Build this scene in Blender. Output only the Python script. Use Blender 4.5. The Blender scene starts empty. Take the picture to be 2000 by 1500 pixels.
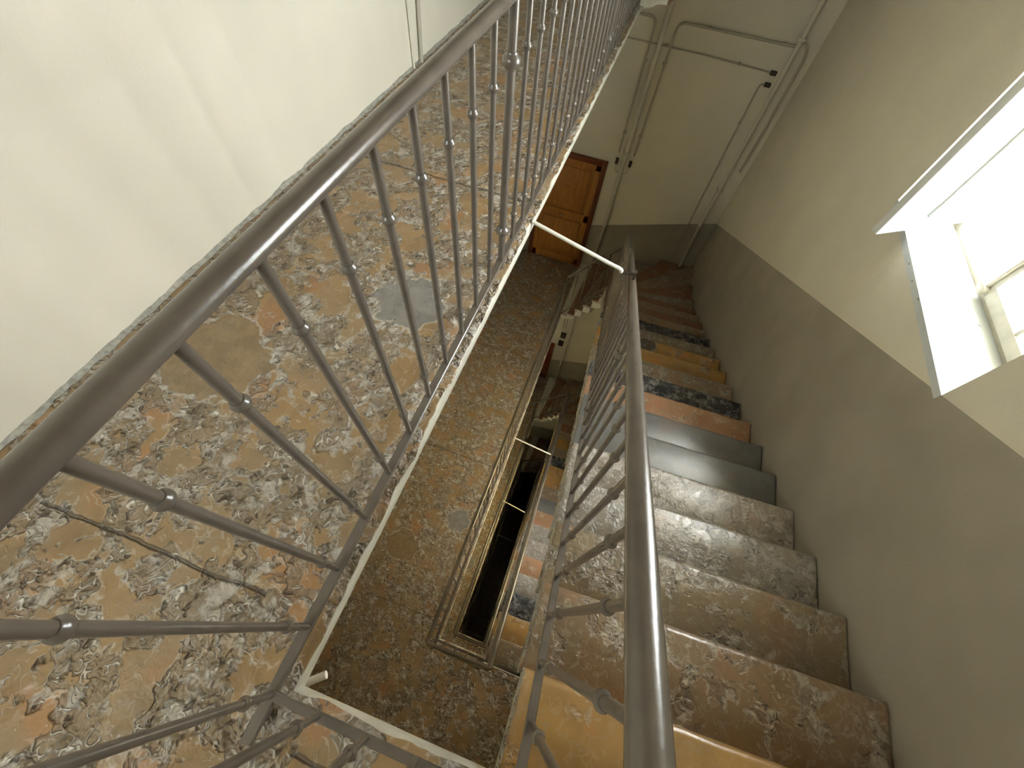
import bpy, bmesh, math, random
from mathutils import Vector, Matrix, noise

# ------------------------------------------------------------------ basics
SC = bpy.context.scene
COL = SC.collection
random.seed(7)
CZ = 1.38            # eye height above the gallery floor
H = 4.36             # storey height
RISE = H / 26.0
GO = 0.2795

# ------------------------------------------------------------------ camera
F_PX = 795.24
AX = Vector((0.94209556, 0.31489295, -0.11531861))     # world x in (right, down, forward)
AY = Vector((0.32910753, -0.80217294, 0.49820358))     # world y
AD = Vector((-0.06437532, 0.50730760, 0.85935721))     # world down
cam_d = bpy.data.cameras.new('camera')
cam_d.sensor_width = 36.0
cam_d.lens = 36.0 * F_PX / 2000.0
cam_d.clip_start = 0.02
cam_d.clip_end = 300
cam = bpy.data.objects.new('camera', cam_d)
COL.objects.link(cam)
r_ = Vector((AX[0], AY[0], -AD[0])); d_ = Vector((AX[1], AY[1], -AD[1])); f_ = Vector((AX[2], AY[2], -AD[2]))
m = Matrix.Identity(4)
for i in range(3):
    m[i][0] = r_[i]; m[i][1] = -d_[i]; m[i][2] = -f_[i]
m.translation = Vector((0, 0, CZ))
cam.matrix_world = m
SC.camera = cam

# ------------------------------------------------------------------ view, world, sun
SC.view_settings.view_transform = 'Standard'
SC.view_settings.look = 'None'
SC.view_settings.gamma = 1.0
SC.view_settings.use_curve_mapping = False
SC.view_settings.exposure = 1.08
SC.cycles.max_bounces = 9
SC.cycles.diffuse_bounces = 5
SC.cycles.glossy_bounces = 3
SC.cycles.use_adaptive_sampling = True
SC.cycles.adaptive_threshold = 0.05
SC.cycles.transparent_max_bounces = 12
SC.cycles.sample_clamp_indirect = 8.0
SC.cycles.use_denoising = True

W = bpy.data.worlds.new('overcast_sky'); SC.world = W; W.use_nodes = True
bg = W.node_tree.nodes['Background']
bg.inputs[0].default_value = (0.95, 0.975, 1.0, 1)
bg.inputs[1].default_value = 14.0

sun_d = bpy.data.lights.new('sun', 'SUN'); sun_d.energy = 55; sun_d.angle = math.radians(1.5); sun_d.color = (1.0, 0.93, 0.8)
sun = bpy.data.objects.new('sun', sun_d); COL.objects.link(sun)
sun.rotation_euler = Vector((0.35, -0.80, -0.50)).to_track_quat('-Z', 'Y').to_euler()

# ------------------------------------------------------------------ node helpers
class NT:
    def __init__(s, name):
        s.m = bpy.data.materials.new(name); s.m.use_nodes = True
        s.t = s.m.node_tree; s.t.nodes.clear()
        s.out = s.n('ShaderNodeOutputMaterial')
        s.b = s.n('ShaderNodeBsdfPrincipled')
        s.l(s.b.outputs[0], s.out.inputs[0])
    def n(s, typ, **k):
        x = s.t.nodes.new(typ)
        for a, v in k.items(): setattr(x, a, v)
        return x
    def l(s, a, b): s.t.links.new(a, b)
    def put(s, sock, v):
        if hasattr(v, 'is_output') or isinstance(v, bpy.types.NodeSocket): s.l(v, sock)
        else: sock.default_value = v
    def pos(s, geo=False, off=(0, 0, 0)):
        if geo: o = s.n('ShaderNodeNewGeometry').outputs['Position']
        else: o = s.n('ShaderNodeTexCoord').outputs['Object']
        if any(off):
            return s.vadd(o, off)
        return o
    def vadd(s, a, b):
        v = s.n('ShaderNodeVectorMath', operation='ADD'); s.put(v.inputs[0], a); s.put(v.inputs[1], b); return v.outputs[0]
    def vmul(s, a, b):
        v = s.n('ShaderNodeVectorMath', operation='MULTIPLY'); s.put(v.inputs[0], a); s.put(v.inputs[1], b); return v.outputs[0]
    def sep(s, v):
        x = s.n('ShaderNodeSeparateXYZ'); s.l(v, x.inputs[0]); return x.outputs
    def math(s, op, a, b=0.0, c=None, clamp=False):
        x = s.n('ShaderNodeMath', operation=op); x.use_clamp = clamp
        s.put(x.inputs[0], a); s.put(x.inputs[1], b)
        if c is not None: s.put(x.inputs[2], c)
        return x.outputs[0]
    def noise(s, v, scale, detail=4, rough=0.55, dist=0.0, col=False):
        x = s.n('ShaderNodeTexNoise'); s.l(v, x.inputs['Vector'])
        x.inputs['Scale'].default_value = scale; x.inputs['Detail'].default_value = detail
        x.inputs['Roughness'].default_value = rough; x.inputs['Distortion'].default_value = dist
        return x.outputs['Color' if col else 'Fac']
    def voro(s, v, scale, feature='F1', rnd=1.0):
        x = s.n('ShaderNodeTexVoronoi', feature=feature); s.l(v, x.inputs['Vector'])
        x.inputs['Scale'].default_value = scale; x.inputs['Randomness'].default_value = rnd
        return x.outputs
    def ramp(s, v, pts):
        x = s.n('ShaderNodeMapRange'); x.interpolation_type = 'SMOOTHSTEP'
        s.l(v, x.inputs[0]); x.inputs[1].default_value = pts[0]; x.inputs[2].default_value = pts[1]
        x.inputs[3].default_value = pts[2] if len(pts) > 2 else 0; x.inputs[4].default_value = pts[3] if len(pts) > 3 else 1
        return x.outputs[0]
    def mix(s, f, a, b, mode='MIX'):
        x = s.n('ShaderNodeMix', data_type='RGBA', blend_type=mode)
        s.put(x.inputs[0], f)
        for i, v in ((6, a), (7, b)):
            if isinstance(v, tuple): x.inputs[i].default_value = (*v[:3], 1)
            else: s.l(v, x.inputs[i])
        return x.outputs[2]
    def bump(s, h, strength=0.5, dist=0.01, nrm=None):
        x = s.n('ShaderNodeBump'); x.inputs['Strength'].default_value = strength; x.inputs['Distance'].default_value = dist
        s.l(h, x.inputs['Height'])
        if nrm is not None: s.l(nrm, x.inputs['Normal'])
        return x.outputs[0]
    def fin(s, col=None, rough=None, nrm=None, **k):
        if col is not None:
            if isinstance(col, tuple): s.b.inputs['Base Color'].default_value = (*col[:3], 1)
            else: s.l(col, s.b.inputs['Base Color'])
        if rough is not None: s.put(s.b.inputs['Roughness'], rough)
        if nrm is not None: s.l(nrm, s.b.inputs['Normal'])
        for a, v in k.items(): s.put(s.b.inputs[a.replace('_', ' ')], v)
        return s.m

def lin(r, g, b):
    f = lambda c: (c / 255 / 12.92) if c / 255 <= 0.04045 else ((c / 255 + 0.055) / 1.055) ** 2.4
    return (f(r), f(g), f(b))

# ------------------------------------------------------------------ materials
def stone(name, c1, c2, rim, fossil=0.5, relief=1.0, rough=0.3, fscale=24.0, off=(0, 0, 0), patches=(), joints=(), coat=0.0, fs=6.0):
    """polished nodular limestone: coloured patches, shell rings and pits with pale rims"""
    s = NT(name)
    p = s.pos(off=off)
    w = s.vadd(p, s.vmul(s.vadd(s.noise(p, 9, 1, 0.6, col=True), (-0.5, -0.5, -0.5)), (0.085, 0.085, 0.085)))
    w2 = s.vadd(p, s.vmul(s.vadd(s.noise(p, 20, 1, 0.5, col=True), (-0.5, -0.5, -0.5)), (0.03, 0.03, 0.03)))
    big = s.ramp(s.noise(w, 2.6, 1, 0.6), (0.42, 0.60))
    col = s.mix(big, c1, tuple(a * 0.6 + b * 0.4 for a, b in zip(c1, c2)))
    tone = s.noise(w, 7, 2, 0.65)
    col = s.mix(s.ramp(tone, (0.42, 0.75, 0.0, 0.40)), col, tuple(x * 0.45 for x in c1))
    red = s.ramp(s.noise(s.vadd(p, (3.1, 1.7, 0.3)), 4.5, 1, 0.6), (0.58, 0.68))
    col = s.mix(s.math('MULTIPLY', red, 0.4), col, (c1[0] * 1.25, c1[1] * 0.85, c1[2] * 0.7))
    # rough crusty fields against polished fields
    fn = s.noise(w, fs, 4, 0.62)
    field = s.ramp(fn, (0.615 - 0.24 * fossil, 0.665 - 0.24 * fossil))
    shore = s.ramp(s.math('ABSOLUTE', s.math('SUBTRACT', fn, 0.632 - 0.24 * fossil)), (0.0, 0.022, 1, 0))
    shore = s.math('MULTIPLY', shore, s.ramp(s.noise(p, 19, 0, 0.6), (0.42, 0.58)))
    col = s.mix(s.math('MULTIPLY', field, 0.55), col, c2)
    w3 = s.vadd(p, s.vmul(s.vadd(w2, s.vmul(p, (-1, -1, -1))), (1.7, 1.7, 1.7)))
    v = s.voro(w3, fscale, 'F1'); cellr = s.sep(v['Color'])
    dome = s.ramp(v['Distance'], (0.05, 0.62, 1, 0))
    nod = s.ramp(tone, (0.42, 0.60))
    lump = s.noise(w2, fscale * 0.95, 2, 0.55)
    fine = s.noise(w2, 95, 1, 0.7)
    # shell sections: thin curled ridges, broken up
    r1 = s.noise(w3, fscale * 0.75, 1, 0.5, 1.1)
    arc = s.ramp(s.math('ABSOLUTE', s.math('SUBTRACT', r1, 0.53)), (0.012, 0.040, 1, 0))
    arc = s.math('MULTIPLY', arc, s.ramp(s.noise(p, 24, 0, 0.5), (0.50, 0.58)))
    ring = s.ramp(s.math('ABSOLUTE', s.math('SUBTRACT', v['Distance'], 0.36)), (0.01, 0.07, 1, 0))
    ring = s.math('MULTIPLY', ring, s.math('MULTIPLY', s.ramp(cellr[0], (0.55, 0.6)), s.ramp(lump, (0.40, 0.55))))
    rimm = s.math('MAXIMUM', s.math('MAXIMUM', arc, ring), s.math('MULTIPLY', shore, 0.8))
    crust = s.math('MULTIPLY', field, s.ramp(s.noise(w2, 13, 3, 0.62), (0.49, 0.60)))
    pit = s.math('MULTIPLY', field, s.ramp(s.noise(s.vadd(w2, (4.2, 1.1, 7.7)), 26, 2, 0.65), (0.30, 0.40, 1, 0)))
    col = s.mix(s.math('MULTIPLY', crust, 0.60), col, rim)
    col = s.mix(s.math('MULTIPLY', rimm, s.math('ADD', s.math('MULTIPLY', field, 0.42), 0.15)), col, tuple(min(1, x * 1.6) for x in rim))
    col = s.mix(s.math('MULTIPLY', pit, 0.55), col, tuple(x * 0.28 for x in c1))
    veins = s.ramp(s.math('ABSOLUTE', s.math('SUBTRACT', s.noise(w, 3.0, 4, 0.65), 0.5)), (0.0, 0.010, 1, 0))
    col = s.mix(s.math('MULTIPLY', veins, 0.35), col, rim)
    h = s.math('ADD', s.math('MULTIPLY', lump, 1.3), s.math('MULTIPLY', fine, 0.22))
    h = s.math('ADD', h, s.math('MULTIPLY', rimm, 0.28))
    h = s.math('ADD', h, s.math('MULTIPLY', s.math('MULTIPLY', dome, nod), 0.7))
    h = s.math('SUBTRACT', h, s.math('MULTIPLY', pit, 0.55))
    h = s.math('ADD', h, s.math('MULTIPLY', crust, 0.25))
    h = s.math('MULTIPLY', h, s.math('ADD', s.math('MULTIPLY', field, 0.88), 0.12))
    h = s.math('SUBTRACT', h, s.math('MULTIPLY', field, 0.95))
    ro = s.math('ADD', rough, s.math('MULTIPLY', field, 0.08))
    for (px, py, rad, pc, wob) in patches:
        q = s.sep(s.vadd(s.pos(), s.vmul(s.vadd(s.noise(s.pos(), 7, 3, 0.6, col=True), (-0.5, -0.5, -0.5)), (wob, wob, wob))))
        dx = s.math('SUBTRACT', q[0], px); dy = s.math('SUBTRACT', q[1], py)
        dd = s.math('SQRT', s.math('ADD', s.math('MULTIPLY', dx, dx), s.math('MULTIPLY', dy, dy)))
        mk = s.ramp(dd, (rad - 0.012, rad, 1, 0))
        ed = s.ramp(s.math('ABSOLUTE', s.math('SUBTRACT', dd, rad)), (0, 0.012, 1, 0))
        pcv = s.mix(s.ramp(s.noise(p, 16, 4, 0.6), (0.3, 0.7)), pc, tuple(x * 0.72 for x in pc))
        col = s.mix(s.math('MULTIPLY', mk, 0.92), col, pcv)
        h = s.math('MULTIPLY', h, s.math('SUBTRACT', 1.0, s.math('MULTIPLY', mk, 0.88)))
        col = s.mix(s.math('MULTIPLY', ed, 0.7), col, rim)
    for (axis, val, lo, hi) in joints:
        q = s.sep(s.vadd(s.pos(), s.vmul(s.vadd(s.noise(s.pos(), 5, 3, 0.6, col=True), (-0.5, -0.5, -0.5)), (0.05, 0.05, 0.05))))
        a = q[axis]; o = q[1 - axis]
        mk = s.ramp(s.math('ABSOLUTE', s.math('SUBTRACT', a, val)), (0.001, 0.007, 1, 0))
        mk = s.math('MULTIPLY', mk, s.math('MULTIPLY', s.math('GREATER_THAN', o, lo), s.math('LESS_THAN', o, hi)))
        col = s.mix(s.math('MULTIPLY', mk, 0.5), col, (0.10, 0.085, 0.07))
        h = s.math('SUBTRACT', h, s.math('MULTIPLY', mk, 1.2))
    n1 = s.bump(h, 1.0, 0.016 * relief)
    return s.fin(col, ro, n1, Specular_IOR_Level=(0.45 if coat == 0 else 0.9), Coat_Weight=coat, Coat_Roughness=0.30)

def plain(name, c, rough=0.5, grain=0.0, gscale=60, var=0.0, vscale=3, **k):
    s = NT(name); p = s.pos(geo=True); col = c; nrm = None
    if var: col = s.mix(s.ramp(s.noise(p, vscale, 5, 0.6), (0.3, 0.7)), c, tuple(x * (1 - var) for x in c))
    if grain: nrm = s.bump(s.noise(p, gscale, 4, 0.6), grain, 0.004)
    return s.fin(col, rough, nrm, **k)

CREAM = (0.76, 0.71, 0.59)
DADO = (0.40, 0.36, 0.285)

def wall_mat(name, kind):
    s = NT(name); p = s.pos(geo=True); q = s.sep(p)
    c1 = s.mix(s.ramp(s.noise(p, 1.6, 2, 0.6), (0.3, 0.7)), CREAM, tuple(x * 0.93 for x in CREAM))
    c2 = s.mix(s.ramp(s.noise(p, 2.2, 2, 0.6), (0.3, 0.7)), DADO, tuple(x * 0.86 for x in DADO))
    if kind == 'plain': col = c1
    else:
        if kind == 'right':
            yy = s.math('MAXIMUM', q[1], -0.345)
            line = s.math('ADD', s.math('MULTIPLY', yy, -0.551), 0.80)
        else:
            xx = s.math('MAXIMUM', q[0], -0.6)
            line = s.math('ADD', s.math('MULTIPLY', s.math('SUBTRACT', 1.545, xx), -0.335), -2.75)
        t = s.math('DIVIDE', s.math('SUBTRACT', q[2], line), H)
        fr = s.math('FRACT', s.math('ADD', t, 20.0))
        col = s.mix(s.math('GREATER_THAN', fr, 1 - (1.42 if kind == 'right' else 0.98) / H), c1, c2)
    h = s.math('ADD', s.noise(p, 90, 1, 0.6), s.math('MULTIPLY', s.noise(p, 5, 1, 0.5), 2.5))
    return s.fin(col, 0.62, s.bump(h, 0.28, 0.004), Specular_IOR_Level=0.3)

OCH = (0.265, 0.155, 0.078); GRY = (0.235, 0.20, 0.158); RIM = (0.42, 0.385, 0.33)
M = {}
M['gallery'] = stone('nodular_limestone', (0.33, 0.212, 0.10), (0.25, 0.205, 0.148), (0.56, 0.52, 0.45), 0.66, 2.2, 0.38, 21,
                     patches=[(-0.74, 1.03, 0.15, (0.27, 0.255, 0.235), 0.22), (-1.30, 0.50, 0.21, (0.30, 0.21, 0.115), 0.24)],
                     joints=[(1, -0.14, -1.42, -0.62), (1, 1.9, -1.7, -0.41), (1, 3.9, -1.7, -0.41), (1, -0.42, -0.35, 2)])
M['orange'] = stone('orange_marble', (0.50, 0.29, 0.095), (0.36, 0.22, 0.10), (0.40, 0.33, 0.24), 0.12, 0.3, 0.26, 20, (1.3, 0.2, 0.7), coat=0.4)
M['brown'] = stone('brown_limestone', (0.26, 0.165, 0.085), (0.25, 0.195, 0.135), (0.48, 0.43, 0.35), 0.42, 0.7, 0.28, 26, (5.3, 2.2, 0.7), coat=0.55, fs=8)
M['brown2'] = stone('olive_brown_limestone', (0.24, 0.17, 0.095), (0.235, 0.195, 0.14), (0.46, 0.42, 0.35), 0.5, 0.7, 0.28, 28, (8.1, 4.2, 1.7), coat=0.6, fs=8)
M['greyfossil'] = stone('grey_fossil_limestone', (0.28, 0.235, 0.18), (0.27, 0.25, 0.22), (0.50, 0.47, 0.43), 0.7, 0.5, 0.28, 34, (2.1, 7.2, 2.7), coat=0.8, fs=9)
M['nodule'] = stone('pale_nodular_limestone', (0.34, 0.285, 0.22), (0.27, 0.225, 0.17), (0.56, 0.53, 0.48), 0.9, 0.5, 0.28, 38, (4.1, 1.2, 3.7), coat=0.9, fs=9)
M['slate'] = stone('grey_slate', (0.155, 0.152, 0.145), (0.135, 0.132, 0.128), (0.20, 0.195, 0.185), 0.02, 0.15, 0.34, 20, (1.1, 9.2, 4.7), coat=0.3)
M['pink'] = stone('pink_marble', (0.42, 0.24, 0.135), (0.36, 0.225, 0.14), (0.46, 0.36, 0.27), 0.25, 0.4, 0.27, 22, (6.1, 3.2, 5.7))
M['black'] = stone('black_speckled_marble', (0.045, 0.047, 0.052), (0.06, 0.06, 0.062), (0.36, 0.35, 0.33), 0.72, 0.6, 0.25, 40, (7.1, 6.2, 6.7))
M['orangepatch'] = stone('orange_marble_with_grey_inset', (0.46, 0.27, 0.085), (0.33, 0.21, 0.10), (0.38, 0.31, 0.22), 0.3, 0.5, 0.27, 20, (1.9, 2.2, 7.7),
                         patches=[(0.72, 2.95, 0.10, (0.13, 0.12, 0.10), 0.05)])
M['red'] = stone('reddish_limestone', (0.27, 0.13, 0.075), (0.22, 0.13, 0.08), (0.34, 0.27, 0.2), 0.4, 0.6, 0.3, 22, (3.9, 5.2, 8.7))
M['edge'] = stone('rough_stone_edge', (0.44, 0.38, 0.29), (0.36, 0.33, 0.28), (0.58, 0.54, 0.47), 1.0, 1.6, 0.5, 26, (9.9, 5.2, 1.7))
M['wall_plain'] = wall_mat('cream_plaster', 'plain')
M['wall_right'] = wall_mat('cream_plaster_with_sloping_grey_dado', 'right')
M['wall_far'] = wall_mat('cream_plaster_with_grey_dado', 'far')
M['plaster'] = plain('pale_plaster_fascia', (0.62, 0.59, 0.49), 0.6, 0.5, 40, 0.18, 14)
M['mortar'] = plain('grey_mortar', (0.42, 0.40, 0.34), 0.9, 1.0, 60, 0.45, 40)
s = NT('brown_grey_gloss_paint'); p = s.pos()
M['paint'] = s.fin(s.mix(s.ramp(s.noise(p, 9, 4, 0.6), (0.35, 0.7)), (0.142, 0.118, 0.095), (0.112, 0.093, 0.076)), 0.27,
                   s.bump(s.noise(p, 45, 4, 0.6), 0.22, 0.003), Specular_IOR_Level=0.6, Coat_Weight=0.25, Coat_Roughness=0.15)
M['conduit'] = plain('cream_painted_pipe', (0.66, 0.62, 0.52), 0.4, 0.1)
M['conduit_thin'] = plain('dusty_cream_conduit', (0.47, 0.43, 0.34), 0.45, 0.1)
M['conduit_grey'] = plain('grey_painted_pipe', (0.42, 0.385, 0.31), 0.4, 0.1)
M['dark_plastic'] = plain('dark_brown_plastic', (0.05, 0.036, 0.028), 0.4)
M['rod'] = plain('white_painted_rod', (0.80, 0.77, 0.68), 0.45, 0.1)
M['white'] = plain('white_gloss_paint', (0.62, 0.63, 0.61), 0.35, 0.15, 30, 0.05, 5)
M['frame'] = plain('cream_window_paint', (0.52, 0.48, 0.38), 0.45, 0.3, 30, 0.2, 12)
s = NT('white_sill_with_dirt_specks'); p = s.pos(geo=True)
st = s.vmul(p, (1.0, 0.35, 1.0))
v = s.voro(s.vadd(st, s.vmul(s.noise(p, 20, 2, 0.5, col=True), (0.03, 0.03, 0.03))), 42)
sp = s.math('MULTIPLY', s.ramp(v['Distance'], (0.12, 0.2, 1, 0)), s.ramp(s.sep(v['Color'])[1], (0.74, 0.76)))
sp = s.math('MULTIPLY', sp, s.ramp(s.noise(p, 5, 2, 0.5), (0.40, 0.52)))
M['sill'] = s.fin(s.mix(sp, s.mix(s.ramp(s.noise(p, 7, 4, 0.6), (0.35, 0.75)), (0.66, 0.69, 0.69), (0.54, 0.58, 0.59)), (0.16, 0.15, 0.14)), 0.4, None)

def wood(name, c1, c2, rough=0.35):
    s = NT(name); p = s.pos()
    g = s.noise(s.vmul(p, (14, 14, 1.3)), 2.5, 5, 0.6, 1.2)
    return s.fin(s.mix(s.ramp(g, (0.3, 0.7)), c1, c2), rough, s.bump(g, 0.15, 0.003))
M['wood'] = wood('varnished_orange_wood', (0.46, 0.20, 0.045), (0.32, 0.12, 0.025))
M['wood_dark'] = wood('dark_red_wood', (0.17, 0.045, 0.015), (0.12, 0.03, 0.01))
M['red_door'] = wood('dark_red_painted_wood', (0.22, 0.035, 0.015), (0.17, 0.025, 0.012), 0.3)
M['brass'] = plain('brass', (0.75, 0.55, 0.30), 0.22, Metallic=1.0)
s = NT('window_glass'); s.t.nodes.remove(s.b)
tr = s.n('ShaderNodeBsdfTransparent'); gl = s.n('ShaderNodeBsdfGlossy'); gl.inputs['Roughness'].default_value = 0.02
tr.inputs[0].default_value = (0.93, 0.96, 0.95, 1)
lw = s.n('ShaderNodeLayerWeight'); fr = s.math('ADD', s.math('MULTIPLY', s.math('POWER', lw.outputs['Facing'], 5.0), 0.9), 0.06)
mx = s.n('ShaderNodeMixShader'); s.l(fr, mx.inputs[0]); s.l(tr.outputs[0], mx.inputs[1]); s.l(gl.outputs[0], mx.inputs[2]); s.l(mx.outputs[0], s.out.inputs[0])
M['glass'] = s.m
M['facade'] = plain('yellow_render', (0.86, 0.76, 0.48), 0.9, 0.4, 12, 0.15, 1.5)
M['terracotta'] = plain('terracotta', (0.50, 0.20, 0.07), 0.8)
M['greymetal'] = plain('grey_metal', (0.30, 0.30, 0.28), 0.5)
M['ground'] = plain('pale_courtyard_paving', (0.55, 0.52, 0.46), 0.9, 0.3, 6, 0.2, 1)

# ------------------------------------------------------------------ mesh helpers
def tag(o, label=None, cat=None, group=None, kind=None):
    if label: o['label'] = label
    if cat: o['category'] = cat
    if group: o['group'] = group
    if kind: o['kind'] = kind
    return o

def empty(name, loc=(0, 0, 0)):
    o = bpy.data.objects.new(name, None); o.location = loc; o.empty_display_size = 0.1
    COL.objects.link(o); return o

def finish(name, bm, mats, parent=None, smooth=35):
    bmesh.ops.recalc_face_normals(bm, faces=bm.faces)
    me = bpy.data.meshes.new(name); bm.to_mesh(me); bm.free()
    for mt in (mats if isinstance(mats, (list, tuple)) else [mats]): me.materials.append(M[mt] if isinstance(mt, str) else mt)
    if smooth:
        for pl in me.polygons: pl.use_smooth = True
        me.set_sharp_from_angle(angle=math.radians(smooth))
    o = bpy.data.objects.new(name, me); COL.objects.link(o)
    if parent is not None: o.parent = parent
    return o

def copy_tree(o, parent=None):
    c = o.copy(); COL.objects.link(c)
    if parent is not None: c.parent = parent; c.matrix_parent_inverse = Matrix.Identity(4)
    for ch in list(o.children): copy_tree(ch, c)
    return c

def box(bm, a, b, bev=0.0, mi=0):
    x0, y0, z0 = a; x1, y1, z1 = b
    vs = [bm.verts.new((x, y, z)) for z in (z0, z1) for y in (y0, y1) for x in (x0, x1)]
    fs = [(0, 1, 3, 2), (4, 6, 7, 5), (0, 4, 5, 1), (2, 3, 7, 6), (0, 2, 6, 4), (1, 5, 7, 3)]
    faces = [bm.faces.new([vs[i] for i in f]) for f in fs]
    for f in faces: f.material_index = mi
    if bev:
        es = list({e for f in faces for e in f.edges})
        bmesh.ops.bevel(bm, geom=es, offset=bev, segments=2, profile=0.5, affect='EDGES')
    return faces

def quad_prism(bm, pts, z0, z1, mi=0):
    a = [bm.verts.new((x, y, z0 if not isinstance(z0, (list, tuple)) else z0[i])) for i, (x, y) in enumerate(pts)]
    b = [bm.verts.new((x, y, z1 if not isinstance(z1, (list, tuple)) else z1[i])) for i, (x, y) in enumerate(pts)]
    n = len(pts)
    fs = [bm.faces.new(a[::-1]), bm.faces.new(b)]
    for i in range(n): fs.append(bm.faces.new((a[i], a[(i + 1) % n], b[(i + 1) % n], b[i])))
    for f in fs: f.material_index = mi

def rot_frame(t):
    t = t.normalized(); up = Vector((0, 0, 1)) if abs(t.z) < 0.9 else Vector((1, 0, 0))
    a = t.cross(up).normalized(); return a, a.cross(t).normalized()

def tube(bm, pts, r, seg=12, ry=None, caps=True):
    """round bar swept along a polyline"""
    pts = [Vector(q) for q in pts]; n = len(pts); rings = []
    a, b = rot_frame(pts[1] - pts[0])
    for i, q in enumerate(pts):
        if i == 0: t = pts[1] - pts[0]
        elif i == n - 1: t = pts[-1] - pts[-2]
        else: t = (pts[i] - pts[i - 1]).normalized() + (pts[i + 1] - pts[i]).normalized()
        t.normalize(); a = (a - t * a.dot(t)).normalized(); b = a.cross(t).normalized()
        rr = r[i] if isinstance(r, (list, tuple)) else r
        k = 1.0
        if 0 < i < n - 1:
            c = (pts[i] - pts[i - 1]).normalized().dot(t); k = 1 / max(c, 0.5)
        ring = []
        for j in range(seg):
            an = 2 * math.pi * j / seg
            ring.append(bm.verts.new(q + a * (math.cos(an) * rr) + b * (math.sin(an) * (ry if ry else rr))))
        rings.append(ring)
    for i in range(n - 1):
        for j in range(seg):
            bm.faces.new((rings[i][j], rings[i][(j + 1) % seg], rings[i + 1][(j + 1) % seg], rings[i + 1][j]))
    if caps: bm.faces.new(rings[0][::-1]); bm.faces.new(rings[-1])

def rounded(pts, rad=0.06, n=5):
    pts = [Vector(q) for q in pts]; out = [pts[0]]
    for i in range(1, len(pts) - 1):
        a, b, c = pts[i - 1], pts[i], pts[i + 1]
        d1 = (a - b); d2 = (c - b); r1 = min(rad, d1.length * 0.45); r2 = min(rad, d2.length * 0.45)
        p0 = b + d1.normalized() * r1; p2 = b + d2.normalized() * r2
        for k in range(n + 1):
            t = k / n; out.append(p0 * (1 - t) ** 2 + b * 2 * t * (1 - t) + p2 * t ** 2)
    out.append(pts[-1]); return out

def lathe(bm, prof, base=(0, 0, 0), seg=14):
    bx, by, bz = base; rings = []
    for r, z in prof:
        rings.append([bm.verts.new((bx + r * math.cos(2 * math.pi * j / seg), by + r * math.sin(2 * math.pi * j / seg), bz + z)) for j in range(seg)])
    for i in range(len(prof) - 1):
        for j in range(seg):
            bm.faces.new((rings[i][j], rings[i][(j + 1) % seg], rings[i + 1][(j + 1) % seg], rings[i + 1][j]))
    bm.faces.new(rings[0][::-1]); bm.faces.new(rings[-1])

def slab(bm, poly, z0, z1, step=0.03, amp=0.003, rnd=0.012, rough_edges=None, seed=0.0, side_mi=0):
    """stone slab with softened, slightly irregular arrises; top at z1"""
    n = len(poly); pts = []; rough = []
    area = sum(poly[i][0] * poly[(i + 1) % n][1] - poly[(i + 1) % n][0] * poly[i][1] for i in range(n))
    if area < 0: poly = poly[::-1]; rough_edges = {(n - 2 - e) % n for e in (rough_edges or ())}
    for i in range(n):
        a = Vector(poly[i]); b = Vector(poly[(i + 1) % n]); L = (b - a).length
        isr = (rough_edges is None) or (i in rough_edges)
        k = max(1, int(L / step)) if isr else 1
        for j in range(k): pts.append(a + (b - a) * (j / k)); rough.append(isr)
    N = len(pts)
    nor = []
    for i in range(N):
        e1 = (pts[i] - pts[i - 1]); e2 = (pts[(i + 1) % N] - pts[i])
        n1 = Vector((e1.y, -e1.x)).normalized(); n2 = Vector((e2.y, -e2.x)).normalized()
        nn = (n1 + n2); nn = nn / max(0.5, nn.dot(n1)) if nn.length > 1e-6 else n1
        nor.append(nn)
    rings = []
    for (ins, z, k) in ((rnd * 1.1, z1, 0.6), (rnd * 0.35, z1 - rnd * 0.3, 1.0), (0.0, z1 - rnd, 0.55), (0.0, z0 + rnd * 0.4, 0.08), (rnd * 0.4, z0, 0.06)):
        ring = []
        for i, q in enumerate(pts):
            w = amp * k if rough[i] or rough[i - 1] else 0
            d = noise.noise(Vector((q.x * 11 + seed, q.y * 11, z * 13))) + 0.6 * noise.noise(Vector((q.x * 33 + seed, q.y * 33, z * 40)))
            o = q + nor[i] * (-ins + w * d)
            zz = z + (w * 0.5 * noise.noise(Vector((q.x * 25, q.y * 25 + seed, 3.3))) if 0 < k and z != z0 and ins > 0 and ins < rnd else 0)
            ring.append(bm.verts.new((o.x, o.y, zz)))
        rings.append(ring)
    bm.faces.new(rings[0]).material_index = 0
    for r in range(4):
        for i in range(N):
            f = bm.faces.new((rings[r][i], rings[r + 1][i], rings[r + 1][(i + 1) % N], rings[r][(i + 1) % N]))
            f.material_index = side_mi if r >= 1 else 0
    bm.faces.new(rings[-1][::-1]).material_index = side_mi

# ------------------------------------------------------------------ building shell
XL, YN, YF = -1.69, -1.75, 6.45
XR0, XRS = 1.44, 0.0163
def xr(y): return XR0 + XRS * y
TOPZ = 2 * H + 0.3
BOT = -4 * H
WX = 1.77                       # window frame plane
WY0, WY1 = 1.357, 2.74
WZ0, WZ1 = 0.05, 1.62
WIN_LEVELS = (1, 0, -1, -2)

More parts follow.
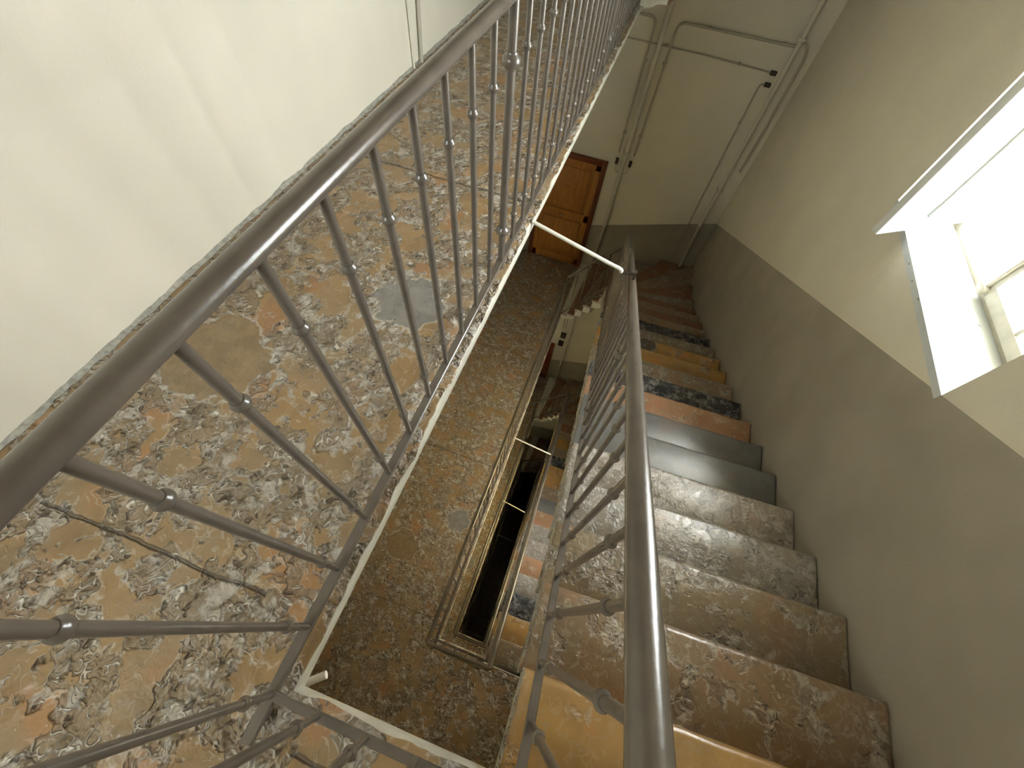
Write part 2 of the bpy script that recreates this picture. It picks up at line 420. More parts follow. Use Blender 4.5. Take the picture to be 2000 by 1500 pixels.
bm = bmesh.new(); box(bm, (XL - 0.35, YN - 0.35, BOT - 0.3), (XL, YF + 0.35, TOPZ))
tag(finish('wall_left', bm, 'wall_plain', smooth=0), 'cream plaster wall along the gallery, left side of the stairwell', kind='structure')
NX0, NX1, NZ0, NZ1 = -1.45, -0.70, 1.1, 2.4              # opening for an unseen window added behind the camera to brighten the stairwell
bm = bmesh.new(); z = BOT - 0.3
for k in (0, 1):
    box(bm, (NX0, YN - 0.35, z), (NX1, YN, k * H + NZ0)); z = k * H + NZ1
box(bm, (NX0, YN - 0.35, z), (NX1, YN, TOPZ)); box(bm, (XL, YN - 0.35, BOT - 0.3), (NX0, YN, TOPZ)); box(bm, (NX1, YN - 0.35, BOT - 0.3), (2.2, YN, TOPZ))
tag(finish('wall_near', bm, 'wall_plain', smooth=0), 'cream plaster near wall with openings for the added fill-light windows', kind='structure')
bm = bmesh.new(); box(bm, (XL, YF, BOT - 0.3), (2.2, YF + 0.35, TOPZ))
tag(finish('wall_far', bm, 'wall_far', smooth=0), 'cream far wall with grey dado and pipes', kind='structure')
# right wall, pieced round the window openings (one mesh)
bm = bmesh.new(); XO = 1.95
def rw(y0, y1, z0, z1): quad_prism(bm, [(xr(y0), y0), (XO, y0), (XO, y1), (xr(y1), y1)], z0, z1)
rw(YN, WY0, BOT - 0.3, TOPZ); rw(WY1, YF, BOT - 0.3, TOPZ)
zs = sorted([(k * H + WZ0, k * H + WZ1) for k in WIN_LEVELS]); z = BOT - 0.3
for a, b in zs: rw(WY0, WY1, z, a); z = b
rw(WY0, WY1, z, TOPZ)
bmesh.ops.remove_doubles(bm, verts=bm.verts, dist=1e-5)
tag(finish('wall_right', bm, 'wall_right', smooth=0), 'cream right wall with sloping grey dado and window opening', kind='structure')
bm = bmesh.new(); box(bm, (XL - 0.35, YN - 0.35, TOPZ), (2.2, YF + 0.35, TOPZ + 0.3))
tag(finish('ceiling', bm, 'wall_plain', smooth=0), 'cream plaster ceiling over the stairwell', kind='structure')

# mortar fillet where the gallery floor meets the left wall
bm = bmesh.new(); N = 260
rows = []
for i in range(N + 1):
    y = YN + (YF - YN) * i / N
    wv = 0.010 + 0.008 * noise.noise(Vector((y * 9, 0, 0))) + 0.006 * noise.noise(Vector((y * 31, 4, 0)))
    hv = 0.016 + 0.010 * noise.noise(Vector((y * 7, 9, 0))) + 0.006 * noise.noise(Vector((y * 27, 2, 0)))
    rows.append([bm.verts.new(v) for v in ((XL - 0.001, y, hv), (XL + wv * 0.6, y, hv * 0.5), (XL + wv * 1.4, y, 0.0005))])
for i in range(N):
    for j in range(2): bm.faces.new((rows[i][j], rows[i + 1][j], rows[i + 1][j + 1], rows[i][j + 1]))
tag(finish('trim_1', bm, 'mortar', smooth=60), 'rough grey mortar line where gallery floor meets left wall', kind='structure')

# ------------------------------------------------------------------ floors
XE = -0.408; YE = -0.298; XS = 0.170; Y0 = -0.345
YW = 4.98            # far end of the well
floor_labels = {1: 'stone gallery floor one storey above', 0: 'stone gallery floor and near landing at the top, nodular brown limestone',
                -1: 'brown stone gallery floor one storey down, seen through the well', -2: 'stone gallery floor two storeys down',
                -3: 'stone gallery floor three storeys down'}
fmesh = None
for k in (0, 1, -1, -2, -3):
    if fmesh is None:
        bm = bmesh.new()
        poly = [(XL, YN), (xr(YN), YN), (xr(Y0), Y0), (XS, Y0), (XS, YE), (XE, YE), (XE, YW + 0.0), (-0.36, YF), (XL, YF)]
        slab(bm, poly, -0.058, 0.0, step=0.022, amp=0.0095, rnd=0.011, rough_edges={2, 3, 4, 5, 6}, side_mi=1)
        o = finish('floor', bm, ['gallery', 'plaster'], smooth=50); fmesh = o
    else:
        o = fmesh.copy(); COL.objects.link(o)
    o.location = (0, 0, k * H)
    tag(o, floor_labels[k], kind='structure')
bm = bmesh.new(); box(bm, (XL, YN, BOT - 0.2), (1.6, YF, BOT))
tag(finish('floor', bm, 'brown', smooth=0), 'dark stone floor at the bottom of the well', kind='structure')

# ------------------------------------------------------------------ flights
def nos(k):
    """inner and outer end of nosing k"""
    if k <= 18:
        y = Y0 + GO * k; return (XS, y), (xr(y), y + 0.036 * min(1, k))
    return {19: ((XS, 4.84), (xr(5.1), 5.10)), 20: ((XS, 4.93), (xr(5.62), 5.62)), 21: ((0.125, YW), (xr(YF), 6.35)),
            22: ((0.03, YW), (1.02, YF)), 23: ((-0.09, YW), (0.56, YF)), 24: ((-0.205, YW), (0.16, YF)),
            25: ((-0.315, YW), (-0.17, YF)), 26: ((XE - 0.01, YW), (-0.41, YF))}[k]
COLS0 = ['orange', 'brown', 'brown2', 'greyfossil', 'nodule', 'slate', 'slate', 'pink', 'black', 'brown2', 'orangepatch', 'orangepatch',
         'brown2', 'black', 'brown', 'red', 'brown', 'red', 'brown2', 'red', 'brown', 'red', 'brown2', 'brown', 'red', 'brown']
COLS1 = ['brown2', 'orange', 'black', 'greyfossil', 'pink', 'nodule', 'greyfossil', 'pink', 'slate', 'brown', 'orange', 'orange', 'black',
         'brown', 'orange', 'brown', 'red', 'brown', 'brown2', 'red', 'brown', 'red', 'brown2', 'brown', 'red', 'brown']
SLAB = {'orange': 'polished orange stone step', 'slate': 'smooth grey slate step', 'pink': 'pinkish orange stone step', 'black': 'black stone step with white specks',
        'nodule': 'pale step covered with fossil nodules', 'greyfossil': 'grey fossil stone step', 'orangepatch': 'orange stone step', 'red': 'reddish brown stone step',
        'brown': 'brown mottled stone step', 'brown2': 'olive brown mottled stone step'}
def make_flight(cols):
    root = empty('staircase', (0.8, 0, 0))
    root.location = (0, 0, 0)
    for j in range(1, 27):
        (ia, oa), (ib, ob) = nos(j - 1), nos(j)
        zt = -RISE * j
        if j == 26: break
        ia2, oa2 = Vector(ia), Vector(oa); ib2, ob2 = Vector(ib), Vector(ob)
        d = Vector((-(oa2 - ia2).y, (oa2 - ia2).x)).normalized()
        # the tread tucks under the step above and its nosing overhangs the step below
        back = 0.03 if j > 1 else -0.004
        A = ia2 - d * back; B = oa2 - d * back
        poly = [tuple(A), tuple(B)]
        if j == 21: poly += [(xr(6.35), 6.35)]
        if j == 22: poly += [(xr(YF), YF)]
        poly += [tuple(ob2), tuple(ib2)]
        if j == 21: poly += [(XS, YW)]; poly[2:3] = []
        bm = bmesh.new()
        slab(bm, poly, zt - 0.05, zt, step=0.05, amp=0.004, rnd=0.019, seed=j * 3.7)
        c = cols[j - 1]
        # riser body under the tread, set back a little from both nosings
        q = [ia2 + (oa2 - ia2).normalized() * 0.012 - d * 0.02, oa2 - d * 0.02, ob2 - d * 0.022, ib2 + (ob2 - ib2).normalized() * 0.012 - d * 0.022]
        quad_prism(bm, [tuple(v) for v in q], zt - (RISE - 0.005 if j < 25 else 0.10) - 0.01, zt - 0.044)
        bmesh.ops.recalc_face_normals(bm, faces=bm.faces)
        for f in bm.faces:
            if f.normal.z < 0.5 and (f.normal.x < -0.6 or f.normal.y < -0.6): f.material_index = 2 if f.calc_center_median().z < zt - 0.05 else 1
        o = finish('step', bm, [c, 'edge', 'plaster'], root, smooth=50)
        o['label'] = SLAB[c]
    # smooth plastered underside
    bm = bmesh.new(); prev = None
    for k in range(0, 27):
        i, o_ = nos(k); i = (i[0] + 0.02, i[1]) if k < 20 else (i[0], i[1] + 0.02)
        zz = max(-RISE * k, -H + RISE + 0.085)
        ring = [bm.verts.new((i[0], i[1], zz - RISE - 0.02)), bm.verts.new((o_[0], o_[1], zz - RISE - 0.02)),
                bm.verts.new((o_[0], o_[1], zz - RISE - 0.07)), bm.verts.new((i[0], i[1], zz - RISE - 0.07))]
        if prev:
            for a in range(4): bm.faces.new((prev[a], prev[(a + 1) % 4], ring[(a + 1) % 4], ring[a]))
        else: bm.faces.new(ring)
        prev = ring
    bm.faces.new(prev[::-1])
    finish('soffit', bm, 'plaster', root, smooth=30)
    return root
fl0 = make_flight(COLS0)
tag(fl0, 'stone staircase going down beside the right wall under the window, multicoloured steps', 'staircase')
fl1 = make_flight(COLS1)
fl1.location = (0, 0, -H)
tag(fl1, 'stone staircase one storey down, striped steps seen beside the dark well', 'staircase')
for k, lab in ((1, 'stone staircase coming down from the storey above'), (-2, 'stone staircase two storeys down inside the dark well'),
               (-3, 'lowest stone staircase in the black bottom of the well')):
    c = copy_tree(fl1); c.location = (0, 0, k * H); tag(c, lab, 'staircase')

# ------------------------------------------------------------------ railings
RX, RY = -0.447, -0.319          # gallery rail lines
HZ = CZ - 0.398                  # handrail centre above floor
BZ = CZ - 1.33                   # bottom bar
HR = 0.0215
def collar_prof(r, R, h): return [(r * 0.9, -h), (r * 1.15, -h), (r * 1.2, -h * 0.75), (R * 0.92, -h * 0.45), (R, 0), (R * 0.92, h * 0.45), (r * 1.2, h * 0.75), (r * 1.15, h), (r * 0.9, h)]
def make_baluster(r, length, zc1, zc2, R, hc, merged, foot=0.0):
    """template built at the origin, foot at z=0"""
    root_bm = bmesh.new(); tube(root_bm, [(0, 0, -foot), (0, 0, length * 0.5), (0, 0, length)], r, 12)
    if merged:
        for z in (zc1, zc2): lathe(root_bm, collar_prof(r, R, hc), (0, 0, z), 8)
        o = finish('baluster', root_bm, 'paint', smooth=40); return o
    o = finish('baluster', root_bm, 'paint', smooth=40)
    for z in (zc1, zc2):
        b2 = bmesh.new(); lathe(b2, collar_prof(r, R, hc), (0, 0, z), 16)
        finish('collar', b2, 'paint', o, smooth=50)
    return o
LB = HZ - BZ - 0.01
tmpl = {}
tmpl['g0'] = make_baluster(0.0098, LB, CZ - 1.19 - BZ, CZ - 0.568 - BZ, 0.0158, 0.012, False)
tmpl['g1'] = make_baluster(0.0098, LB, CZ - 1.19 - BZ, CZ - 0.568 - BZ, 0.0158, 0.012, True)
tmpl['n0'] = make_baluster(0.0155, LB, CZ - 1.167 - BZ, CZ - 0.555 - BZ, 0.029, 0.023, False, 0.045)
tmpl['n1'] = make_baluster(0.0155, LB, CZ - 1.167 - BZ, CZ - 0.555 - BZ, 0.029, 0.023, True, 0.045)
SLB = 0.905
tmpl['s0'] = make_baluster(0.0098, SLB, 0.178, 0.72, 0.0158, 0.012, False)
tmpl['s1'] = make_baluster(0.0098, SLB, 0.178, 0.72, 0.0158, 0.012, True)
tmpl['sn0'] = make_baluster(0.0155, SLB, 0.20, 0.73, 0.029, 0.023, False)
tmpl['sn1'] = make_baluster(0.0155, SLB, 0.20, 0.73, 0.029, 0.023, True)
TM = list(tmpl.values())
def put(key, parent, loc, used=set()):
    t = tmpl[key]; c = copy_tree(t, parent); c.location = loc; return c

def flat_bar(bm, pts, w, h):
    pts = [Vector(q) for q in pts]; rings = []
    for i, q in enumerate(pts):
        t = (pts[min(i + 1, len(pts) - 1)] - pts[max(i - 1, 0)]).normalized()
        side = Vector((t.y, -t.x, 0)).normalized()
        if 0 < i < len(pts) - 1:
            t1 = (pts[i] - pts[i - 1]).normalized(); s1 = Vector((t1.y, -t1.x, 0)).normalized()
            side = side / max(0.4, side.dot(s1))
        up = Vector((0, 0, 1))
        c = 0.003
        prof = [(-w / 2, -h / 2), (w / 2, -h / 2), (w / 2, h / 2 - c), (w / 2 - c, h / 2), (-w / 2 + c, h / 2), (-w / 2, h / 2 - c)]
        rings.append([bm.verts.new(q + side * a + up * b) for a, b in prof])
    for i in range(len(rings) - 1):
        for j in range(6): bm.faces.new((rings[i][j], rings[i][(j + 1) % 6], rings[i + 1][(j + 1) % 6], rings[i + 1][j]))
    bm.faces.new(rings[0][::-1]); bm.faces.new(rings[-1])

def gallery_railing(detail, k):
    root = empty('gallery_railing', (0, 0, 0))
    bm = bmesh.new()
    x2 = 0.205
    tube(bm, rounded([(RX, YW + 0.02, HZ), (RX, RY, HZ), (x2, RY, HZ)], 0.03, 4), 0.0205, 20 if detail else 10, ry=HR * 0.85)
    finish('handrail', bm, 'paint', root, smooth=60)
    bm = bmesh.new(); flat_bar(bm, [(RX, YW + 0.02, BZ), (RX, RY - 0.10, BZ)], 0.030, 0.013)
    finish('bottom_rail', bm, 'paint', root, smooth=30)
    bm = bmesh.new(); flat_bar(bm, [(RX, RY, BZ + 0.002), (x2, RY - 0.004, BZ + 0.002)], 0.022, 0.012)
    finish('bottom_rail', bm, 'paint', root, smooth=30)
    sfx = '0' if detail else '1'
    for i in range(0, 35):
        y = -0.1613 + 0.1545 * i
        if y > YW - 0.02: break
        newel = i in (10, 24)
        b = put(('n' if newel else 'g') + sfx, root, (RX, y, BZ))
        if newel: b.name = 'newel_post'
    put('g' + sfx, root, (RX, RY, BZ))
    for i in range(1, 5): put('g' + sfx, root, (RX + 0.1325 * i, RY, BZ))
    # feet that pin the bottom bar to the stone
    for y in (RY - 0.05, 1.1, 2.6, 4.1):
        bm = bmesh.new(); box(bm, (RX - 0.008, y - 0.012, -0.01), (RX + 0.008, y + 0.012, BZ), 0.002)
        finish('foot', bm, 'paint', root, smooth=30)
    root.location = (0, 0, k * H)
    return root

def rail_z(y): return CZ - 0.5850 - 0.606 * y       # stair handrail centre
def bot_z(y): return CZ - 1.4865 - 0.6035 * y
def stair_railing(detail, k):
    root = empty('stair_railing', (0, 0, 0))
    SX = 0.205
    top = [(SX, RY, HZ), (SX, -0.20, rail_z(-0.22)), (SX, 0.6, rail_z(0.6)), (SX, 1.7, rail_z(1.7) + 0.012), (SX + 0.008, 2.6, rail_z(2.6)),
           (SX + 0.02, 3.5, rail_z(3.5) - 0.02), (SX + 0.04, 4.3, rail_z(4.3) - 0.06), (SX + 0.055, 4.85, rail_z(4.85) - 0.10), (SX + 0.03, 5.0, CZ - 3.86),
           (0.0, 5.02, CZ - 4.17), (-0.25, 5.02, CZ - 4.50), (RX, 5.0, HZ - H)]
    bm = bmesh.new(); tube(bm, rounded(top, 0.10, 4), 0.0265, 20 if detail else 10, ry=0.021)
    finish('handrail', bm, 'paint', root, smooth=60)
    bot = [(SX, RY, BZ), (SX, -0.20, bot_z(-0.20)), (SX, 1.2, bot_z(1.2)), (SX, 2.8, bot_z(2.8)), (SX, 4.2, bot_z(4.2)), (SX, 4.85, bot_z(4.85) - 0.08), (SX - 0.03, 5.02, CZ - 4.72),
           (0.0, 5.03, CZ - 5.0), (-0.25, 5.03, CZ - 5.38), (RX, 5.0, BZ - H)]
    bm = bmesh.new(); flat_bar(bm, bot, 0.026, 0.013)
    finish('bottom_rail', bm, 'paint', root, smooth=30)
    sfx = '0' if detail else '1'
    for i in range(0, 40):
        y = -0.1653 + 0.1329 * i
        if y > 4.9: break
        newel = i in (10, 24)
        b = put(('sn' if newel else 's') + sfx, root, (SX + (0.0 if y < 3 else 0.0), y, bot_z(y) - (0.0 if y < 4.3 else 0.03)))
        if newel: b.name = 'newel_post'
    for x, z in ((0.09, -4.86), (-0.04, -5.06), (-0.17, -5.25), (-0.30, -5.46)):
        put('s' + sfx, root, (x, 5.02, CZ + z)).scale = (1, 1, 0.86)
    for y in (0.30, 1.42, 2.54, 3.66):
        bm = bmesh.new(); box(bm, (SX - 0.007, y - 0.01, bot_z(y) - 0.12), (SX + 0.007, y + 0.01, bot_z(y)), 0.002)
        finish('foot', bm, 'paint', root, smooth=30)
    root.location = (0, 0, k * H)
    return root

tag(gallery_railing(True, 0), 'brown grey painted iron railing on the upper left gallery edge, nearest one', 'railing')
tag(stair_railing(True, 0), 'brown grey painted iron railing sloping down beside the right hand steps', 'railing')
g1 = gallery_railing(False, -1)
tag(g1, 'iron railing round the gallery one storey down, outermost frame of the well', 'railing')
s1 = stair_railing(False, -1)
tag(s1, 'iron railing of the striped staircase one storey down', 'railing')
for k, lg, ls in ((1, 'iron railing of the gallery above the window storey', 'iron railing of the staircase coming down from above'),
                  (-2, 'iron railing round the gallery two storeys down, second frame of the well', 'iron stair railing two storeys down in the well'),
                  (-3, 'iron railing round the gallery three storeys down, innermost frame of the well', 'iron stair railing three storeys down in the well')):
    c = copy_tree(g1); c.location = (0, 0, k * H); tag(c, lg, 'railing')
    c = copy_tree(s1); c.location = (0, 0, k * H); tag(c, ls, 'railing')
for t in TM:
    for ch in list(t.children): bpy.data.objects.remove(ch)
    bpy.data.objects.remove(t)

# ------------------------------------------------------------------ brace rods across the well
def rod(pts, r, label, hook=True):
    e = empty('brace_rod', pts[0]); off = Vector(pts[0])
    bm = bmesh.new(); tube(bm, [Vector(q) - off for q in rounded(pts, 0.02, 4)], r, 10); finish('bar', bm, 'rod', e, smooth=60)
    if hook:
        x, y, z = Vector(pts[-1]) - off
        bm = bmesh.new(); tube(bm, [(x - 0.006, y, z), (x + 0.05, y, z + 0.004), (0.205 - off.x - 0.018, y, z + 0.01)], 0.009, 8)
        box(bm, (0.205 - off.x - 0.03, y - 0.012, z - 0.02), (0.205 - off.x - 0.015, y + 0.012, z + 0.03))
        finish('clamp', bm, 'dark_plastic', e, smooth=40)['label'] = 'dark clamp gripping the railing'
    tag(e, label, 'rod')
rod([(-0.402, 1.76, 0.0), (0.05, 1.76, -0.122), (0.105, 1.76, -0.134), (0.113, 1.76, -0.152)], 0.0105, 'white rod bracing the upper gallery edge to the stair railing, topmost and longest')
rod([(-0.402, 2.30, -4.02), (0.17, 2.30, -4.16)], 0.010, 'white rod across the well one storey down, second from the top', False)
rod([(-0.402, 2.30, -7.48), (0.12, 2.30, -7.77)], 0.011, 'thin white rod deep in the well, third from the top', False)
rod([(-0.38, 2.30, -11.36), (0.11, 2.30, -11.47)], 0.012, 'faint white rod deepest in the black well', False)
# cut rod end under the near corner of the gallery
bm = bmesh.new(); tube(bm, [(-0.435, -0.31, -0.13), (-0.385, -0.27, -0.125)], 0.011, 10)
tag(finish('rod_stub', bm, 'rod', smooth=50), 'short cut off white rod end poking out below the corner of the upper gallery slab', 'rod')

# ------------------------------------------------------------------ pipes on the far wall
def wall_tube(name, pts, r, mat, label, cat, rad=0.06, y=None, clips=()):
    yy = YF - r - 0.02 if y is None else y
    bm = bmesh.new(); tube(bm, rounded([(x, yy, z) for x, z in pts], rad, 5), r, 10)
    e = empty(name, (0, 0, 0)); finish('tube', bm, mat, e, smooth=60)
    for (cx, cz) in clips:
        bm = bmesh.new(); box(bm, (cx - r * 1.7, yy - r * 1.25, cz - 0.012), (cx + r * 1.7, YF + 0.002, cz + 0.012), 0.003)
        finish('clip', bm, mat, e, smooth=30)
    tag(e, label, cat); return e
def split_pipe(name, x, z0, zd, z1, r, label, clips):
    e = empty(name, (0, 0, 0)); yy = YF - r - 0.025
    bm = bmesh.new(); tube(bm, [(x[0], yy, z0), (x[1], yy, zd)], r, 12); finish('tube', bm, 'conduit', e, smooth=60)
    bm = bmesh.new(); tube(bm, [(x[1], yy, zd), (x[2], yy, z1)], r * 0.98, 12)
    finish('tube', bm, 'conduit_grey', e, smooth=60)['label'] = 'lower length painted dado grey'
    for (cx, cz) in clips:
        bm = bmesh.new(); box(bm, (cx - r * 1.5, yy - r * 1.2, cz - 0.014), (cx + r * 1.5, YF + 0.002, cz + 0.014), 0.003)
        finish('clip', bm, 'conduit', e, smooth=30)
    tag(e, label, 'pipe'); return e
split_pipe('water_pipe', (-0.20, -0.172, -0.185), 3.0, -3.31, -4.34, 0.030, 'thick cream pipe running up the far wall beside the wooden door', [(-0.185, -2.0), (-0.19, -0.2)])
split_pipe('water_pipe', (1.315, 1.31, 1.345), 3.0, -2.83, -3.79, 0.026, 'thick cream pipe near the right corner of the far wall', [(1.31, -0.36), (1.315, -2.2)])
wall_tube('conduit', [(-1.2, -0.435), (-0.30, -0.435), (-0.29, -2.03)], 0.014, 'conduit_thin', 'thin conduit bending down left of the thick pipe by the door', 'conduit', 0.10, clips=[(-0.29, -0.86), (-0.29, -1.75)])
wall_tube('conduit', [(1.31, -0.436), (-0.045, -0.436), (-0.062, -2.03)], 0.014, 'conduit_thin', 'thin conduit crossing the far wall and bending down right of the thick pipe', 'conduit', 0.10, clips=[(0.32, -0.436), (1.17, -0.436), (-0.055, -0.86), (-0.06, -1.75)])
wall_tube('electric_cable', [(-1.2, -0.68), (0.4, -0.685), (1.17, -0.712)], 0.009, 'conduit_grey', 'thin dark cable running level across the far wall', 'cable', 0.05, clips=[(0.8, -0.7), (-0.1, -0.682)])
wall_tube('electric_cable', [(1.2, -0.838), (1.13, -0.84), (1.12, -1.5), (1.137, -2.83), (1.165, -3.52)], 0.009, 'conduit_grey', 'thin dark cable dropping down the far wall left of the corner pipe', 'cable', 0.05, clips=[(1.122, -1.3)])
wall_tube('conduit', [(1.31, -0.39), (1.40, -0.40), (1.445, -0.52), (1.452, -1.2), (1.44, -1.88)], 0.015, 'conduit_thin', 'short conduit hooking over into the far right corner', 'conduit', 0.06)
for x, z, w, h, lab in ((1.212, -0.716, 0.075, 0.045, 'small brown junction box at the end of the level cable'), (1.215, -0.838, 0.075, 0.045, 'small brown junction box just below the level cable'),
                        (-0.285, -2.17, 0.045, 0.09, 'dark gland at the foot of the conduit left of the thick pipe'), (-0.075, -2.17, 0.045, 0.09, 'dark gland at the foot of the conduit right of the thick pipe')):
    bm = bmesh.new(); box(bm, (x - w / 2, YF - 0.04, z - h / 2), (x + w / 2, YF + 0.002, z + h / 2), 0.008)
    tag(finish('junction_box', bm, 'dark_plastic', smooth=35), lab, 'junction box')
for sx, lab in ((-1, 'looped cable tail below the left dark gland'), (1, 'looped cable tail below the right dark gland')):
    x0 = -0.18 + sx * 0.105
    bm = bmesh.new(); tube(bm, rounded([(x0, YF - 0.02, -2.2), (x0, YF - 0.02, -2.33), (x0 - sx * 0.10, YF - 0.02, -2.345)], 0.06, 5), 0.008, 8)
    tag(finish('electric_cable', bm, 'conduit', smooth=60), lab, 'cable')
# one storey further down
split_pipe('water_pipe', (-0.20, -0.205, -0.225), -4.75, -3.46 - H, -4.34 - H, 0.030, 'thick pale pipe on the far wall one storey lower, beside the dark red door', [])
wall_tube('electric_cable', [(-0.47, -4.75), (-0.40, -6.35)], 0.008, 'conduit_grey', 'thin cable above the black switches beside the dark red door', 'cable', 0.03)
wall_tube('electric_cable', [(-0.40, -4.75), (-0.335, -6.35)], 0.008, 'conduit_grey', 'thin cable above the black switches next to the thick pipe', 'cable', 0.03)
for x, z, lab in ((-0.345, -6.62, 'upper black switch box beside the dark red door'), (-0.355, -6.95, 'lower black switch box beside the dark red door')):
    bm = bmesh.new(); box(bm, (x - 0.065, YF - 0.05, z - 0.09), (x + 0.065, YF + 0.002, z + 0.09), 0.008)
    tag(finish('junction_box', bm, 'dark_plastic', smooth=35), lab, 'junction box')
# cables on the left wall
for y0, y1, r, lab in ((3.00, 2.985, 0.008, 'thinner of the two cables running down the cream left wall'), (3.14, 3.09, 0.014, 'thicker brown cable running down the cream left wall')):
    bm = bmesh.new(); tube(bm, [(XL + r + 0.003, y0, 3.0), (XL + r + 0.003, y0, 0.4), (XL + r + 0.003, y1, 0.0)], r, 8)
    tag(finish('electric_cable', bm, 'conduit_grey' if r > 0.01 else 'conduit', smooth=60), lab, 'cable')

# ------------------------------------------------------------------ doors
def door(name, x0, x1, z0, h, mat, fmat, label, kind):
    e = empty(name, ((x0 + x1) / 2, YF, z0)); ox = (x0 + x1) / 2; y = -0.045
    w = (x1 - x0) / 2
    fw = 0.075
    for a, b, c, d in ((-w, -w + fw, 0, h), (w - fw, w, 0, h), (-w + fw, w - fw, h - fw, h)):
        bm = bmesh.new(); box(bm, (a, y - 0.02, c), (b, 0.01, d), 0.006); finish('door_frame', bm, fmat, e, smooth=30)
    bm = bmesh.new()
    L, R_, T = -w + fw, w - fw, h - fw
    box(bm, (L, y + 0.022, 0.012), (R_, 0.005, T))
    for (a, b, c, d) in ((L, L + 0.09, 0.012, T), (R_ - 0.09, R_, 0.012, T), (L, R_, T - 0.10, T), (L, R_, 0.012, 0.16), (L, R_, 0.99, 1.15)):
        box(bm, (a, y - 0.008, c), (b, y + 0.024, d), 0.006)
    for (c, d) in ((0.17, 0.98), (1.16, T - 0.11)):
        box(bm, (L + 0.14, y + 0.002, c + 0.03), (R_ - 0.14, y + 0.024, d - 0.03), 0.012)
    leaf = finish('door_leaf', bm, mat, e, smooth=30)
    mid = (L + R_) / 2
    bm = bmesh.new(); bmesh.ops.create_uvsphere(bm, u_segments=14, v_segments=10, radius=0.034, matrix=Matrix.Translation((mid + kind, y - 0.055, 1.07)))
    tube(bm, [(mid + kind, y - 0.03, 1.07), (mid + kind, y + 0.024, 1.07)], 0.012, 8)
    finish('door_knob', bm, 'brass', leaf, smooth=60)
    bm = bmesh.new(); bmesh.ops.create_uvsphere(bm, u_segments=12, v_segments=8, radius=0.02, matrix=Matrix.Translation((mid + kind, y - 0.004, 1.60)))
    finish('peephole', bm, 'brass', leaf, smooth=60)
    tag(e, label, kind='structure'); return e
door('door_1', -1.50, -0.405, -H + 0.0, 2.14, 'wood', 'wood_dark', 'varnished orange wooden panel door at the far end of the lower gallery', 0.0)
door('door_2', -1.60, -0.49, -2 * H, 1.66, 'red_door', 'red_door', 'dark red wooden door two storeys down', 0.0)

# ------------------------------------------------------------------ windows
def sash(parent, length, height, loc, rotz, name='casement'):
    """casement leaf built along +x from its hinge"""
    e = empty(name, loc); e.parent = parent; e.rotation_euler = (0, 0, rotz)
    sw, t = 0.045, 0.038
    def bar(n, a, b):
        bm = bmesh.new(); box(bm, a, b, 0.004); finish(n, bm, 'white' if name == 'casement' else 'frame', e, smooth=30)
    bar('stile', (0, -t / 2, 0), (sw, t / 2, height)); bar('stile', (length - sw, -t / 2, 0), (length, t / 2, height))
    bar('sash_rail', (sw, -t / 2, 0), (length - sw, t / 2, 0.055)); bar('sash_rail', (sw, -t / 2, height - sw), (length - sw, t / 2, height))
    bar('muntin', (length / 2 - 0.011, -t / 2 + 0.005, 0.055), (length / 2 + 0.011, t / 2 - 0.005, height - sw))
    bm = bmesh.new(); box(bm, (sw - 0.005, -0.002, 0.05), (length - sw + 0.005, 0.002, height - sw + 0.005)); finish('glass_pane', bm, 'glass', e, smooth=0)
    return e
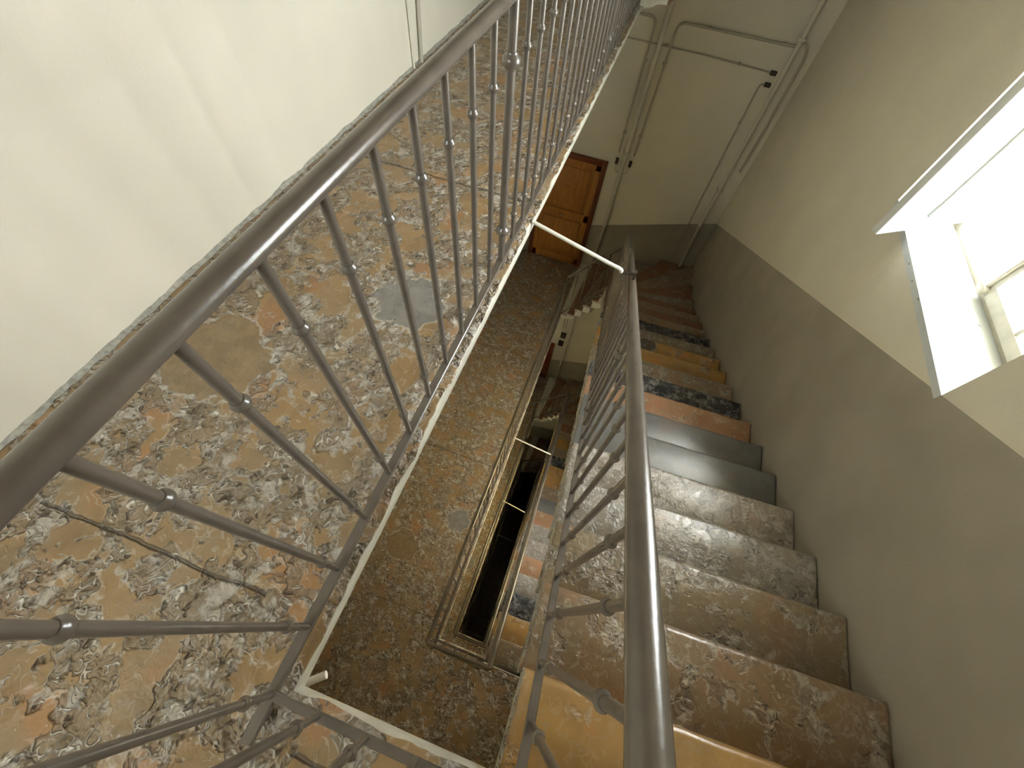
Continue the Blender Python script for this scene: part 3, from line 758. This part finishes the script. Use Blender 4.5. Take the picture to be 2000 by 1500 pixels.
for n, k in enumerate((0, 1, -1, -2)):
    e = empty('window_%d' % (n + 1), (WX, (WY0 + WY1) / 2, k * H + WZ0)); inv = Vector((WX, (WY0 + WY1) / 2, WZ0))
    def P(v): return tuple(Vector(v) - inv)
    bm = bmesh.new(); quad_prism(bm, [(xr(WY0) - inv.x - 0.002, WY0 - inv.y), (WX - inv.x + 0.02, WY0 - inv.y), (WX - inv.x + 0.02, WY1 - inv.y), (xr(WY1) - inv.x - 0.002, WY1 - inv.y)], -0.03, 0.004)
    finish('sill', bm, 'sill', e, smooth=0)
    fr_ = 0.05; d0, d1 = -0.01, 0.06
    for a, b in (((d0, WY0, WZ0), (d1, WY1, WZ0 + fr_)), ((d0, WY0, WZ1 - fr_), (d1, WY1, WZ1)), ((d0, WY0, WZ0), (d1, WY0 + fr_, WZ1)), ((d0, WY1 - fr_, WZ0), (d1, WY1, WZ1))):
        bm = bmesh.new(); box(bm, P((WX + a[0], a[1], a[2])), P((WX + b[0], b[1], b[2])), 0.004); finish('window_frame', bm, 'frame', e, smooth=30)
    hh = WZ1 - WZ0 - 2 * fr_ + 0.03
    ln = (WY1 - WY0) / 2 - fr_ + 0.02
    # closed near leaf
    s2 = sash(e, ln, hh, P((WX - 0.012, WY0 + fr_ - 0.01, WZ0 + fr_ - 0.015)), math.pi / 2, 'closed_casement')
    bm = bmesh.new(); tube(bm, [(ln - 0.01, 0.025, 0.0), (ln - 0.01, 0.025, hh)], 0.009, 8); box(bm, (ln - 0.035, 0.01, 0.0), (ln + 0.02, 0.045, 0.035), 0.008)
    finish('bolt', bm, 'frame', s2, smooth=40)
    # far leaf, standing open into the room
    a0 = Vector((1.775, 2.615)); a1 = Vector((1.262, 2.282)) if k == 0 else Vector((1.262, 2.282))
    dv = a1 - a0
    s3 = sash(e, dv.length, hh, P((a0.x, a0.y, WZ0 + 0.045)), math.atan2(dv.y, dv.x), 'casement')
    tag(e, {0: 'bright window with one casement standing open into the stairwell', 1: 'window of the storey above', -1: 'window of the storey below', -2: 'window two storeys below'}[k], kind='structure')
    # sky portal in the opening (guides sampling, gives off no light itself)
    ld = bpy.data.lights.new('window_portal', 'AREA'); ld.shape = 'RECTANGLE'; ld.size = WY1 - WY0; ld.size_y = WZ1 - WZ0
    ld.cycles.is_portal = True
    lo = bpy.data.objects.new('window_portal', ld); COL.objects.link(lo)
    lo.location = (WX + 0.14, (WY0 + WY1) / 2, k * H + (WZ0 + WZ1) / 2)
    lo.rotation_euler = Vector((-1, 0, 0)).to_track_quat('-Z', 'Z').to_euler()

for n, k in enumerate((0, 1)):  # unseen near-wall windows, added only to let more light in
    e = empty('window_%d' % (n + 5), ((NX0 + NX1) / 2, YN - 0.2, k * H + NZ0)); hw = (NX1 - NX0) / 2; hz = NZ1 - NZ0
    for a, b in (((-hw, 0, 0), (hw, 0.06, 0.06)), ((-hw, 0, hz - 0.06), (hw, 0.06, hz)), ((-hw, 0, 0), (-hw + 0.06, 0.06, hz)), ((hw - 0.06, 0, 0), (hw, 0.06, hz)), ((-0.03, 0, 0), (0.03, 0.06, hz))):
        bm = bmesh.new(); box(bm, a, b, 0.004); finish('window_frame', bm, 'frame', e, smooth=30)
    for a, b in ((-hw + 0.05, -0.025), (0.025, hw - 0.05)):
        bm = bmesh.new(); box(bm, (a, 0.028, 0.05), (b, 0.032, hz - 0.05)); finish('glass_pane', bm, 'glass', e, smooth=0)
    tag(e, 'unseen window added in the near wall for fill light' if k == 0 else 'unseen window added for fill light one storey above', kind='structure')
    ld = bpy.data.lights.new('window_portal', 'AREA'); ld.shape = 'RECTANGLE'; ld.size = NX1 - NX0; ld.size_y = hz; ld.cycles.is_portal = True
    lo = bpy.data.objects.new('window_portal', ld); COL.objects.link(lo)
    lo.location = ((NX0 + NX1) / 2, YN - 0.3, k * H + (NZ0 + NZ1) / 2); lo.rotation_euler = Vector((0, 1, 0)).to_track_quat('-Z', 'Z').to_euler()

# ------------------------------------------------------------------ outside
e = empty('neighbouring_building', (6.2, 4, 0))
bm = bmesh.new(); box(bm, (0, -14, -19), (3, 16, -1.9)); finish('facade', bm, 'facade', e, smooth=0)
bm = bmesh.new(); box(bm, (-0.08, -14, -1.9), (3.1, 16, -1.78)); finish('parapet_coping', bm, 'ground', e, smooth=0)
bm = bmesh.new(); box(bm, (-0.06, 3.90, -2.76), (0.0, 4.25, -2.52), 0.01); finish('wall_cabinet', bm, 'greymetal', e, smooth=0)['label'] = 'grey metal cabinet cover'
bm = bmesh.new()
quad_prism(bm, [(-0.05, 5.0), (0.0, 5.0), (0.0, 5.35), (-0.05, 5.35)], -3.15, -2.75); finish('shutter', bm, 'terracotta', e, smooth=0)
tag(e, 'yellow rendered building seen through the open window', 'building')
bm = bmesh.new(); box(bm, (1.95, -20, -18.5), (40, 24, -18))
tag(finish('ground', bm, 'ground', smooth=0), 'pale courtyard paving outside', kind='structure')
